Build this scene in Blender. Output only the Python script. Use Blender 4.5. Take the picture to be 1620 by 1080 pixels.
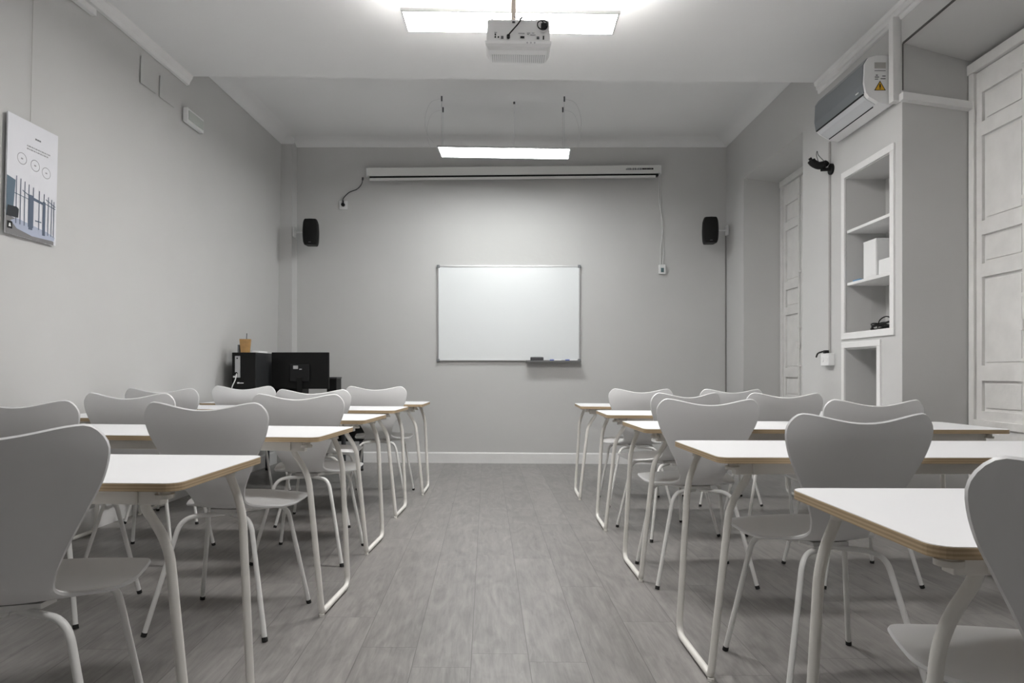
import bpy, bmesh, math, random
from mathutils import Vector, Matrix

# ------------------------------------------------------------------ scene, camera, world, exposure
for o in list(bpy.data.objects):
    bpy.data.objects.remove(o, do_unlink=True)
S = bpy.context.scene
COL = S.collection
random.seed(4)

cam_d = bpy.data.cameras.new('camera'); cam = bpy.data.objects.new('camera', cam_d); COL.objects.link(cam)
cam_d.sensor_width = 36.0; cam_d.lens = 24.0
cam_d.shift_y = 0.0296
cam_d.clip_start = 0.05
cam.location = (0, 0, 0.98)
cam.rotation_euler = (math.radians(90), 0, 0)
S.camera = cam

w = bpy.data.worlds.new('world'); S.world = w; w.use_nodes = True
w.node_tree.nodes['Background'].inputs[0].default_value = (0.9, 0.95, 1, 1)
w.node_tree.nodes['Background'].inputs[1].default_value = 0.02
S.view_settings.view_transform = 'Standard'
S.view_settings.look = 'None'
S.view_settings.exposure = 1.8
S.view_settings.gamma = 1.0
S.view_settings.use_curve_mapping = False
LAMP_FAR = 9.5      # emission of the hanging panel by the whiteboard
LAMP_NEAR = 19.0     # emission of the near panel, underside
LAMP_ADDED = 10.5      # unseen panel, added to brighten the front rows
LAMP_NEAR_UP = 7.0  # its open top
TILT = 0.006         # the old floor falls a little to the right


def floor_z(x):
    return -TILT * x

# ------------------------------------------------------------------ materials
MATS = {}


def mat(name, col, rough=0.5, metal=0.0, noise=0.0, nscale=8.0, bump=0.0, bscale=60.0, spec=0.5, emit=None, estr=0.0):
    if name in MATS:
        return MATS[name]
    m = bpy.data.materials.new(name); m.use_nodes = True
    nt = m.node_tree; b = nt.nodes['Principled BSDF']
    b.inputs['Base Color'].default_value = (*col, 1)
    b.inputs['Roughness'].default_value = rough
    b.inputs['Metallic'].default_value = metal
    b.inputs['Specular IOR Level'].default_value = spec
    tc = nt.nodes.new('ShaderNodeTexCoord')
    if noise:
        n = nt.nodes.new('ShaderNodeTexNoise'); n.inputs['Scale'].default_value = nscale; n.inputs['Detail'].default_value = 5
        r = nt.nodes.new('ShaderNodeValToRGB')
        r.color_ramp.elements[0].position = 0.3; r.color_ramp.elements[1].position = 0.7
        r.color_ramp.elements[0].color = (*[c * (1 - noise) for c in col], 1)
        r.color_ramp.elements[1].color = (*[min(1, c * (1 + noise)) for c in col], 1)
        nt.links.new(tc.outputs['Object'], n.inputs['Vector'])
        nt.links.new(n.outputs['Fac'], r.inputs['Fac'])
        nt.links.new(r.outputs['Color'], b.inputs['Base Color'])
    if bump:
        n2 = nt.nodes.new('ShaderNodeTexNoise'); n2.inputs['Scale'].default_value = bscale; n2.inputs['Detail'].default_value = 4
        bp = nt.nodes.new('ShaderNodeBump'); bp.inputs['Strength'].default_value = bump; bp.inputs['Distance'].default_value = 0.01
        nt.links.new(tc.outputs['Object'], n2.inputs['Vector'])
        nt.links.new(n2.outputs['Fac'], bp.inputs['Height'])
        nt.links.new(bp.outputs['Normal'], b.inputs['Normal'])
    if emit:
        b.inputs['Emission Color'].default_value = (*emit, 1)
        b.inputs['Emission Strength'].default_value = estr
    MATS[name] = m
    return m


M_wall = mat('wall_paint', (0.575, 0.572, 0.565), 0.75, noise=0.02, nscale=1.5, bump=0.12, bscale=14)
M_reveal = mat('reveal_paint', (0.47, 0.45, 0.435), 0.8, noise=0.02, nscale=2, bump=0.12, bscale=14)
M_ceil = mat('ceiling_paint', (0.80, 0.80, 0.80), 0.8, noise=0.015, nscale=1.5, bump=0.08, bscale=10)
M_trim = mat('trim_paint', (0.80, 0.795, 0.79), 0.5, noise=0.03, nscale=5, bump=0.1, bscale=20)
M_oldtrim = mat('old_white_paint', (0.78, 0.77, 0.755), 0.45, noise=0.05, nscale=9, bump=0.3, bscale=18)
M_shell = mat('chair_white', (0.80, 0.80, 0.805), 0.38, noise=0.01, nscale=4)
M_tube = mat('tube_white', (0.82, 0.815, 0.80), 0.3)
M_tubet = mat('tube_cream', (0.82, 0.80, 0.76), 0.32)
M_lam = mat('laminate_white', (0.86, 0.86, 0.875), 0.42, noise=0.008, nscale=3)
M_black = mat('black_plastic', (0.006, 0.006, 0.006), 0.5, spec=.25)
M_rubber = mat('black_rubber', (0.015, 0.015, 0.015), 0.7)
M_dark = mat('dark_grey_plastic', (0.05, 0.05, 0.055), 0.4)
M_grey = mat('grey_plastic', (0.18, 0.19, 0.20), 0.4)
M_white = mat('white_plastic', (0.82, 0.82, 0.82), 0.35)
M_paper = mat('white_paper', (0.80, 0.80, 0.80), 0.8)
M_acs = mat('silver_grey_front', (0.20, 0.215, 0.23), 0.28, metal=0.3)
M_alu = mat('aluminium', (0.55, 0.55, 0.56), 0.35, metal=0.8)
M_board = mat('whiteboard_enamel', (0.80, 0.82, 0.83), 0.18, noise=0.01, nscale=1.2)
M_yellow = mat('warning_yellow', (0.75, 0.42, 0.02), 0.5)
M_blue = mat('blue_plastic', (0.02, 0.06, 0.35), 0.4)
M_lblue = mat('light_blue_plastic', (0.10, 0.30, 0.55), 0.5)
M_wood = mat('light_wood', (0.50, 0.29, 0.11), 0.55, noise=0.2, nscale=14)
M_steel = mat('dark_steel', (0.10, 0.105, 0.115), 0.4, metal=0.6)
M_lampf = mat('lamp_diffuser_far', (0.9, 0.9, 0.9), 0.5, emit=(0.97, 1.0, 0.985), estr=LAMP_FAR)
M_lampn = mat('lamp_diffuser_near', (0.9, 0.9, 0.9), 0.5, emit=(1.0, 0.985, 0.96), estr=LAMP_NEAR)
M_lamp_added = mat('lamp_diffuser_added', (0.9, 0.9, 0.9), 0.5, emit=(1.0, 0.985, 0.965), estr=LAMP_ADDED)
M_lampu = mat('lamp_top_near', (0.9, 0.9, 0.9), 0.5, emit=(1.0, 0.97, 0.93), estr=LAMP_NEAR_UP)


def ply_mat():
    m = bpy.data.materials.new('plywood_edge'); m.use_nodes = True
    nt = m.node_tree; b = nt.nodes['Principled BSDF']; b.inputs['Roughness'].default_value = 0.55
    tc = nt.nodes.new('ShaderNodeTexCoord'); sep = nt.nodes.new('ShaderNodeSeparateXYZ')
    nt.links.new(tc.outputs['Object'], sep.inputs[0])
    ns = nt.nodes.new('ShaderNodeTexNoise'); ns.inputs['Scale'].default_value = 9
    nt.links.new(tc.outputs['Object'], ns.inputs['Vector'])
    a = nt.nodes.new('ShaderNodeMath'); a.operation = 'MULTIPLY_ADD'
    nt.links.new(ns.outputs['Fac'], a.inputs[0]); a.inputs[1].default_value = 0.002
    nt.links.new(sep.outputs['Z'], a.inputs[2])
    s = nt.nodes.new('ShaderNodeMath'); s.operation = 'MULTIPLY'; s.inputs[1].default_value = 900
    nt.links.new(a.outputs[0], s.inputs[0])
    sn = nt.nodes.new('ShaderNodeMath'); sn.operation = 'SINE'; nt.links.new(s.outputs[0], sn.inputs[0])
    r = nt.nodes.new('ShaderNodeMapRange'); r.inputs[1].default_value = -1; r.inputs[2].default_value = 1
    nt.links.new(sn.outputs[0], r.inputs[0])
    mx = nt.nodes.new('ShaderNodeMix'); mx.data_type = 'RGBA'
    mx.inputs[6].default_value = (0.37, 0.27, 0.16, 1); mx.inputs[7].default_value = (0.54, 0.41, 0.26, 1)
    nt.links.new(r.outputs[0], mx.inputs[0]); nt.links.new(mx.outputs[2], b.inputs['Base Color'])
    return m


M_ply = ply_mat()


def floor_mat():
    m = bpy.data.materials.new('grey_laminate_floor'); m.use_nodes = True
    nt = m.node_tree; N = nt.nodes; L = nt.links; b = N['Principled BSDF']
    tc = N.new('ShaderNodeTexCoord'); sep = N.new('ShaderNodeSeparateXYZ'); L.new(tc.outputs['Object'], sep.inputs[0])

    def mth(op, a, c=None, d=None):
        n = N.new('ShaderNodeMath'); n.operation = op
        for i, v in enumerate((a, c, d)):
            if v is None: continue
            if isinstance(v, (int, float)): n.inputs[i].default_value = v
            else: L.new(v, n.inputs[i])
        return n.outputs[0]
    PW = 0.196; PL = 1.28
    u = mth('MULTIPLY_ADD', sep.outputs['Y'], 0.037, sep.outputs['X'])
    u = mth('ADD', u, 0.053 + PW * 40)
    ui = mth('DIVIDE', u, PW); idx = mth('FLOOR', ui); uf = mth('FRACT', ui)
    wn = N.new('ShaderNodeTexWhiteNoise'); wn.noise_dimensions = '1D'; L.new(idx, wn.inputs['W'])
    v = mth('MULTIPLY_ADD', wn.outputs['Value'], PL, sep.outputs['Y'])
    v = mth('ADD', v, PL * 20)
    vi = mth('DIVIDE', v, PL); vdx = mth('FLOOR', vi); vf = mth('FRACT', vi)
    seed = mth('MULTIPLY_ADD', idx, 17.31, vdx)
    wn2 = N.new('ShaderNodeTexWhiteNoise'); wn2.noise_dimensions = '1D'; L.new(seed, wn2.inputs['W'])
    # seams
    su = mth('MINIMUM', uf, mth('SUBTRACT', 1.0, uf)); su = mth('MULTIPLY', su, PW)
    sv = mth('MINIMUM', vf, mth('SUBTRACT', 1.0, vf)); sv = mth('MULTIPLY', sv, PL)
    sd = mth('MINIMUM', su, sv)
    seam = N.new('ShaderNodeMapRange'); L.new(sd, seam.inputs[0]); seam.inputs[1].default_value = 0.0004; seam.inputs[2].default_value = 0.0020
    seam.inputs[3].default_value = 0.0; seam.inputs[4].default_value = 1.0
    # grain coordinates, shifted per plank
    cx = N.new('ShaderNodeCombineXYZ')
    L.new(mth('MULTIPLY', uf, PW), cx.inputs[0]); L.new(mth('MULTIPLY', v, 1.0), cx.inputs[1]); L.new(mth('MULTIPLY', wn2.outputs['Value'], 40), cx.inputs[2])
    mp = N.new('ShaderNodeMapping'); mp.inputs['Scale'].default_value = (1, 0.09, 1); L.new(cx.outputs[0], mp.inputs[0])
    g = N.new('ShaderNodeTexNoise'); g.inputs['Scale'].default_value = 60; g.inputs['Detail'].default_value = 6; g.inputs['Roughness'].default_value = 0.62
    g.inputs['Distortion'].default_value = 0.7
    L.new(mp.outputs[0], g.inputs['Vector'])
    mp2 = N.new('ShaderNodeMapping'); mp2.inputs['Scale'].default_value = (1, 0.28, 1); L.new(cx.outputs[0], mp2.inputs[0])
    g2 = N.new('ShaderNodeTexNoise'); g2.inputs['Scale'].default_value = 9; g2.inputs['Detail'].default_value = 3; g2.inputs['Distortion'].default_value = 2.2
    L.new(mp2.outputs[0], g2.inputs['Vector'])
    t = mth('MULTIPLY', mth('SUBTRACT', g.outputs['Fac'], 0.5), 1.05)
    t2 = mth('MULTIPLY_ADD', mth('SUBTRACT', g2.outputs['Fac'], 0.5), 0.85, t)
    t3 = mth('MULTIPLY_ADD', mth('SUBTRACT', wn2.outputs['Value'], 0.5), 0.14, t2)
    val = mth('ADD', t3, 1.0)
    val = mth('MULTIPLY', val, mth('MULTIPLY_ADD', seam.outputs[0], 0.5, 0.5))
    mx = N.new('ShaderNodeMix'); mx.data_type = 'RGBA'; mx.blend_type = 'MULTIPLY'; mx.inputs[0].default_value = 1
    mx.inputs[6].default_value = (0.245, 0.234, 0.226, 1)
    cc = N.new('ShaderNodeCombineColor')
    for i in range(3): L.new(val, cc.inputs[i])
    L.new(cc.outputs[0], mx.inputs[7]); L.new(mx.outputs[2], b.inputs['Base Color'])
    b.inputs['Roughness'].default_value = 0.42
    rr = mth('MULTIPLY_ADD', g.outputs['Fac'], 0.2, 0.22); L.new(rr, b.inputs['Roughness'])
    bp = N.new('ShaderNodeBump'); bp.inputs['Strength'].default_value = 0.15; bp.inputs['Distance'].default_value = 0.002
    L.new(val, bp.inputs['Height']); L.new(bp.outputs['Normal'], b.inputs['Normal'])
    return m


M_floor = floor_mat()

# ------------------------------------------------------------------ mesh helpers


def link(name, bm, m, parent=None, smooth=False, loc=None):
    bmesh.ops.recalc_face_normals(bm, faces=bm.faces)
    me = bpy.data.meshes.new(name); bm.to_mesh(me); bm.free()
    if smooth:
        for p in me.polygons: p.use_smooth = True
        try: me.set_sharp_from_angle(angle=math.radians(35))
        except Exception: pass
    o = bpy.data.objects.new(name, me); COL.objects.link(o)
    for k in (m if isinstance(m, (list, tuple)) else [m]): me.materials.append(k)
    if loc is not None: o.location = loc
    if parent: o.parent = parent
    return o


def tag(o, label=None, cat=None, group=None, kind=None):
    if label: o['label'] = label
    if cat: o['category'] = cat
    if group: o['group'] = group
    if kind: o['kind'] = kind
    return o


def empty(name, loc, rz=0.0, label=None, cat=None, group=None, rot=None):
    o = bpy.data.objects.new(name, None); COL.objects.link(o)
    o.empty_display_size = 0.1; o.location = loc
    o.rotation_euler = rot if rot else (0, 0, rz)
    return tag(o, label, cat, group)


def hexa(bm, v8):
    vs = [bm.verts.new(p) for p in v8]   # bottom 0-3 ccw, top 4-7
    for f in ((3, 2, 1, 0), (4, 5, 6, 7), (0, 1, 5, 4), (1, 2, 6, 5), (2, 3, 7, 6), (3, 0, 4, 7)):
        bm.faces.new([vs[i] for i in f])
    return vs


def box(bm, x0, x1, y0, y1, z0, z1, bev=0.0, M=None):
    vs = hexa(bm, [(x0, y0, z0), (x1, y0, z0), (x1, y1, z0), (x0, y1, z0), (x0, y0, z1), (x1, y0, z1), (x1, y1, z1), (x0, y1, z1)])
    if bev:
        es = set(e for v in vs for e in v.link_edges)
        r = bmesh.ops.bevel(bm, geom=list(es), offset=bev, segments=2, affect='EDGES', profile=0.6)
        vs = list({v for f in r['faces'] for v in f.verts} | {v for v in vs if v.is_valid})
    if M is not None:
        for v in vs:
            if v.is_valid: v.co = M @ v.co
    return vs


def B(x0, x1, y0, y1, z0, z1, bev=0.0, M=None):
    bm = bmesh.new(); box(bm, x0, x1, y0, y1, z0, z1, bev, M); return bm


def tube(bm, pts, r, n=12, cap=True):
    pts = [Vector(p) for p in pts]
    rings = []
    T = (pts[1] - pts[0]).normalized()
    up = Vector((0, 0, 1)) if abs(T.z) < 0.9 else Vector((0, 1, 0))
    U = T.cross(up).normalized()
    for i, p in enumerate(pts):
        if i == 0: t = T
        elif i == len(pts) - 1: t = (pts[i] - pts[i - 1]).normalized()
        else: t = ((pts[i] - pts[i - 1]).normalized() + (pts[i + 1] - pts[i]).normalized()).normalized()
        U = (U - t * U.dot(t)).normalized(); V = t.cross(U)
        rr = r[i] if isinstance(r, (list, tuple)) else r
        rings.append([bm.verts.new(p + (U * math.cos(a) + V * math.sin(a)) * rr) for a in [2 * math.pi * k / n for k in range(n)]])
    for a, b in zip(rings, rings[1:]):
        for k in range(n):
            bm.faces.new((a[k], a[(k + 1) % n], b[(k + 1) % n], b[k]))
    if cap:
        bm.faces.new(rings[0][::-1]); bm.faces.new(rings[-1])


def fillet(pts, rad, seg=7):
    pts = [Vector(p) for p in pts]; out = [pts[0]]
    if not isinstance(rad, (list, tuple)): rad = [rad] * (len(pts) - 2)
    for i in range(1, len(pts) - 1):
        a, b, c = pts[i - 1], pts[i], pts[i + 1]
        r = min(rad[i - 1], (a - b).length * 0.49, (c - b).length * 0.49)
        p0 = b + (a - b).normalized() * r; p2 = b + (c - b).normalized() * r
        for k in range(seg + 1):
            t = k / seg
            out.append(p0 * (1 - t) ** 2 + b * 2 * t * (1 - t) + p2 * t * t)
    out.append(pts[-1])
    return out


def spline(pts, seg=8):
    P = [Vector(p) for p in pts]; P = [P[0] * 2 - P[1]] + P + [P[-1] * 2 - P[-2]]; out = []
    for i in range(1, len(P) - 2):
        for k in range(seg):
            t = k / seg
            out.append(0.5 * ((2 * P[i]) + (-P[i - 1] + P[i + 1]) * t + (2 * P[i - 1] - 5 * P[i] + 4 * P[i + 1] - P[i + 2]) * t * t + (-P[i - 1] + 3 * P[i] - 3 * P[i + 1] + P[i + 2]) * t ** 3))
    out.append(P[-2]); return out


def prism(bm, outline, z0, z1):
    a = [bm.verts.new((x, y, z0)) for x, y in outline]; b = [bm.verts.new((x, y, z1)) for x, y in outline]
    bm.faces.new(a[::-1]); bm.faces.new(b); n = len(a)
    for i in range(n): bm.faces.new((a[i], a[(i + 1) % n], b[(i + 1) % n], b[i]))


def cyl(bm, c, r, h, n=20, axis='Z'):
    d = {'X': Vector((1, 0, 0)), 'Y': Vector((0, 1, 0)), 'Z': Vector((0, 0, 1))}[axis]
    tube(bm, [Vector(c) - d * h / 2, Vector(c) + d * h / 2], r, n)


def struct(name, bm, m, smooth=False):
    return tag(link(name, bm, m, None, smooth), kind='structure')


def copy_tree(o, parent=None):
    c = o.copy(); COL.objects.link(c)
    if parent: c.parent = parent
    for ch in list(o.children):
        copy_tree(ch, c)
    return c


# ------------------------------------------------------------------ the room
YF = 7.32            # far wall
XR = 2.33            # face of the right wall
# floor (falls slightly to the right)
bm = bmesh.new()
hexa(bm, [(-3, -1.9, -0.1), (3.2, -1.9, -0.1), (3.2, 7.6, -0.1), (-3, 7.6, -0.1),
          (-3, -1.9, floor_z(-3)), (3.2, -1.9, floor_z(3.2)), (3.2, 7.6, floor_z(3.2)), (-3, 7.6, floor_z(-3))])
struct('floor', bm, M_floor)


def xl(y, z):     # the left wall leans in a little towards the top
    b = -2.50 - 0.026 * (YF - y)
    t = -2.435 - 0.022 * (YF - y)
    return b + (t - b) * z / 3.4


bm = bmesh.new()
hexa(bm, [(-3, -1.8, -.09), (xl(-1.8, 0), -1.8, -.09), (xl(7.5, 0), 7.5, -.09), (-3, 7.5, -.09),
          (-3, -1.8, 3.8), (xl(-1.8, 3.8), -1.8, 3.8), (xl(7.5, 3.8), 7.5, 3.8), (-3, 7.5, 3.8)])
struct('wall_left', bm, M_wall)
bm = bmesh.new()
box(bm, -3, 3.2, YF, YF + .2, -.09, 3.8)
box(bm, -2.9, -2.325, YF - .11, YF + .01, -.09, 3.8)
hexa(bm, [(-2.33, YF - .11, -.09), (-2.305, YF, -.09), (-2.33, YF + .01, -.09), (-2.35, YF, -.09),
          (-2.33, YF - .11, 3.8), (-2.305, YF, 3.8), (-2.33, YF + .01, 3.8), (-2.35, YF, 3.8)])
struct('wall_far', bm, M_wall)
struct('wall_back', B(-3, 3.2, -1.9, -1.7, -.09, 3.8), M_wall)

# right wall with two window recesses and two niches
bm = bmesh.new()
XO = 3.1; TOP = 3.8; XN = XR + .28
WY = [(2.35, 4.076), (5.47, 6.78)]
box(bm, XR, XO, -1.8, 2.35, -.09, TOP)
box(bm, 2.30, XO, 6.78, 7.5, -.09, TOP)
hexa(bm, [(XR, 5.47, 2.90), (XO, 5.47, 2.80), (XO, 6.78, 2.80), (2.30, 6.78, 2.90), (XR, 5.47, TOP), (XO, 5.47, TOP), (XO, 6.78, TOP), (2.30, 6.78, TOP)])
hexa(bm, [(XR, 2.35, 2.94), (XO, 2.35, 2.73), (XO, 4.076, 2.73), (XR, 4.076, 2.94), (XR, 2.35, TOP), (XO, 2.35, TOP), (XO, 4.076, TOP), (XR, 4.076, TOP)])
box(bm, XN, XO, 4.076, 5.47, -.09, TOP)
box(bm, XR, XN, 4.076, 4.19, -.09, TOP)
box(bm, XR, XN, 4.77, 5.47, -.09, TOP)
box(bm, XR, XN, 4.19, 4.77, -.09, .30)
box(bm, XR, XN, 4.19, 4.34, .30, 1.25)
box(bm, XR, XN, 4.34, 4.77, 1.135, 1.25)
box(bm, XR, XN, 4.19, 4.77, 2.325, TOP)
# outer skin behind the windows
box(bm, 2.9, XO, 2.35, 4.076, -.09, 2.8)
box(bm, 2.9, XO, 5.47, 6.78, -.09, 2.85)
bmesh.ops.remove_doubles(bm, verts=bm.verts, dist=1e-5)
struct('wall_right', bm, M_wall)


def ceil_z(x): return 3.205 - 0.0145 * x
# lowered ceiling over the near part, higher ceiling behind it
YB = 5.2
bm = bmesh.new()
hexa(bm, [(-2.9, -1.8, ceil_z(-2.9)), (2.95, -1.8, ceil_z(2.95)), (2.95, YB - .03, ceil_z(2.95)), (-2.9, YB + .03, ceil_z(-2.9)),
          (-2.9, -1.8, 3.75), (2.95, -1.8, 3.75), (2.95, YB - .03, 3.75), (-2.9, YB + .03, 3.75)])
struct('ceiling', bm, M_ceil)
ZC = 3.45
bm = bmesh.new(); box(bm, -2.9, 3.0, YB - .1, YF + .15, ZC, ZC + .28)
# cove along the far wall and both sides
prof = [(0, -.065), (.012, -.062), (.03, -.045), (.06, -.022), (.11, -.006), (.17, 0), (.17, .02), (0, .02)]


def run_profile(bm, prof, pts, inward):
    """prof (out, up); pts two end points with z of the ceiling; inward vector"""
    rings = []
    for p in pts:
        rings.append([bm.verts.new(Vector(p) + Vector(inward) * a + Vector((0, 0, b))) for a, b in prof])
    n = len(prof)
    for k in range(n): bm.faces.new((rings[0][k], rings[0][(k + 1) % n], rings[1][(k + 1) % n], rings[1][k]))
    bm.faces.new(rings[0][::-1]); bm.faces.new(rings[1])


struct('ceiling.001', bm, M_ceil)
bm = bmesh.new(); run_profile(bm, prof, [(-2.5, YF, ZC), (2.32, YF, ZC)], (0, -1, 0)); struct('trim_1', bm, M_ceil, True)
bm = bmesh.new(); run_profile(bm, prof, [(xl(5.1, 3.4), 5.1, ZC), (xl(YF, 3.4), YF, ZC)], (1, 0, 0)); struct('trim_2', bm, M_ceil, True)
bm = bmesh.new(); run_profile(bm, prof, [(2.33, 5.1, ZC), (2.295, YF, ZC)], (-1, 0, 0)); struct('trim_3', bm, M_ceil, True)
bm = bmesh.new(); run_profile(bm, prof, [(-2.5, YF - .11, ZC), (-2.30, YF - .11, ZC)], (0, -1, 0)); struct('trim_10', bm, M_ceil, True)
# cornices of the near part
cp = [(0, -.075), (.018, -.07), (.028, -.045), (.045, -.02), (.05, 0), (.05, .03), (0, .03)]
bm = bmesh.new(); run_profile(bm, cp, [(xl(-1.7, 3.2), -1.7, ceil_z(-2.5)), (xl(YB, 3.2), YB + .02, ceil_z(-2.5))], (1, 0, 0)); struct('trim_4', bm, M_trim, False)
cp2 = [(0, -.085), (.010, -.08), (.012, -.06), (.022, -.056), (.026, -.03), (.036, -.024), (.040, 0), (.040, .03), (0, .03)]
bm = bmesh.new(); run_profile(bm, cp2, [(XR, -1.7, ceil_z(2.33)), (XR, YB - .02, ceil_z(2.33))], (-1, 0, 0)); struct('trim_5', bm, M_trim, False)

struct('trim_8', B(XR - .002, XR + .006, 2.36, 4.07, 2.934, 2.944), mat('crack_grey', (.10, .095, .09), .9))
struct('trim_9', B(XR + .0, XR + .004, 4.070, 4.0775, 2.66, 2.94), mat('crack_grey', (.10, .095, .09), .9))

# baseboards


def skirting(name, pts, inward, h=.115, t=.014):
    bm = bmesh.new(); pr = [(0, -.02), (0, h), (t * .5, h), (t, h - .012), (t, -.02)]
    run_profile(bm, pr, pts, inward); return struct(name, bm, M_trim)


skirting('baseboard_far', [(-2.3, YF, floor_z(-2.3)), (2.3, YF, floor_z(2.3))], (0, -1, 0))
skirting('baseboard_left', [(xl(-1.7, 0), -1.7, floor_z(-2.5)), (xl(YF - .11, 0), YF - .11, floor_z(-2.5))], (1, 0, 0), .13, .02)
skirting('baseboard_right', [(XR, 4.09, floor_z(2.3)), (XR, 5.46, floor_z(2.3))], (-1, 0, 0))
skirting('baseboard_reveal', [(XR, 4.076, floor_z(2.3)), (2.72, 4.076, floor_z(2.3))], (0, -1, 0))
skirting('baseboard_corner', [(2.30, 6.79, floor_z(2.3)), (2.295, 7.31, floor_z(2.3))], (-1, 0, 0))


# ------------------------------------------------------------------ shuttered windows in the recesses
def window(name, y0, y1, xw, ztop, nleaf):
    """tall panelled shutters: y1 is the far jamb"""
    zb = .70
    bm = bmesh.new()
    box(bm, xw - .01, xw + .16, y1 - .045, y1, 0 + floor_z(2.7), ztop, .004)
    box(bm, xw - .01, xw + .16, y0, y0 + .045, 0 + floor_z(2.7), ztop, .004)
    box(bm, xw - .02, xw + .16, y0, y1, ztop - .03, ztop + .03, .004)
    box(bm, xw - .012, xw + .16, y0 + .04, y1 - .04, .655, .70, .004)
    box(bm, xw + .0, xw + .16, y0 + .04, y1 - .04, floor_z(2.7), .66, .002)
    root = struct(name, bm, M_oldtrim)
    W = (y1 - y0 - .09) / nleaf
    rows = [(2.607, 2.435), (2.355, 1.858), (1.777, 1.609), (1.532, 1.017), (.929, .753)]
    for k in range(nleaf):
        b = y1 - .045 - k * W - .003; a = b - W + .006
        bm = bmesh.new(); x0, x1 = xw + .005, xw + .045
        box(bm, x0, x1, b - .048, b, zb, ztop - .035, .002)          # stiles
        box(bm, x0, x1, a, a + .04, zb, ztop - .035, .002)
        zs = [ztop - .035] + [z for r in rows for z in r] + [zb]
        for i in range(0, len(zs), 2):
            box(bm, x0, x1, a + .04, b - .048, zs[i + 1], zs[i])
        for (t, c) in rows:                                          # raised fields
            box(bm, x0 + .018, x1, a + .03, b - .04, c - .004, t + .004)
            box(bm, x0 + .010, x1, a + .058, b - .066, c + .018, t - .018, .004)
        link('shutter', bm, M_oldtrim, root)
    # closing rod with hooks and keepers
    yr = y1 - .045 - W
    bm = bmesh.new(); tube(bm, [(xw - .012, yr, .66), (xw - .012, yr, ztop - .05)], .0065, 10)
    for z in (.72, 1.03, 1.38, 1.9, 2.62):
        box(bm, xw - .022, xw + .008, yr - .014, yr + .014, z, z + .022, .003)
    box(bm, xw - .035, xw - .005, yr - .012, yr + .012, 1.20, 1.26, .003)
    link('closing_rod', bm, M_oldtrim, root, True)
    bm = bmesh.new()
    for z in (.95, 1.75, 2.45):
        tube(bm, [(xw - .008, y1 - .046, z), (xw - .008, y1 - .046, z + .08)], .006, 8)
    link('hinge', bm, M_oldtrim, root, True)
    return root


window('window_1', 2.35, 4.07, 2.73, 2.77, 4)
window('window_2', 5.48, 6.775, 2.67, 2.83, 3)

# niche frame, shelves


def rect_frame(y0, y1, z0, z1, wdt, x0, x1):
    bm = bmesh.new()
    box(bm, x0, x1, y0, y1, z1 - wdt, z1, .003); box(bm, x0, x1, y0, y1, z0, z0 + wdt, .003)
    box(bm, x0, x1, y0, y0 + wdt, z0 + wdt, z1 - wdt, .003); box(bm, x0, x1, y1 - wdt, y1, z0 + wdt, z1 - wdt, .003)
    return bm


bm = rect_frame(4.150, 4.812, 1.205, 2.375, .045, XR - .012, XR + .003)
struct('trim_6', bm, M_trim)
bm = rect_frame(4.305, 4.81, .26, 1.185, .040, XR - .012, XR + .003)
struct('trim_7', bm, M_trim)
for z, l in ((1.965, 'upper white painted shelf inside the wall niche'), (1.60, 'lower white painted shelf inside the wall niche, carrying the white box')):
    bm = B(XR + .012, XN + .002, 4.185, 4.775, z - .02, z, .002)
    tag(link('niche_shelf', bm, M_trim), l, 'shelf', 'shelves in the wall niche')

# ------------------------------------------------------------------ chairs
PROF = [(-.232, .858), (-.222, .80), (-.206, .74), (-.188, .68), (-.170, .62), (-.154, .565), (-.136, .52), (-.105, .474), (-.06, .452), (0, .447), (.07, .455), (.14, .466), (.20, .472), (.24, .464), (.262, .450)]
HW = [.224, .2335, .220, .190, .158, .130, .110, .100, .122, .184, .218, .231, .232, .222, .205]


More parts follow.
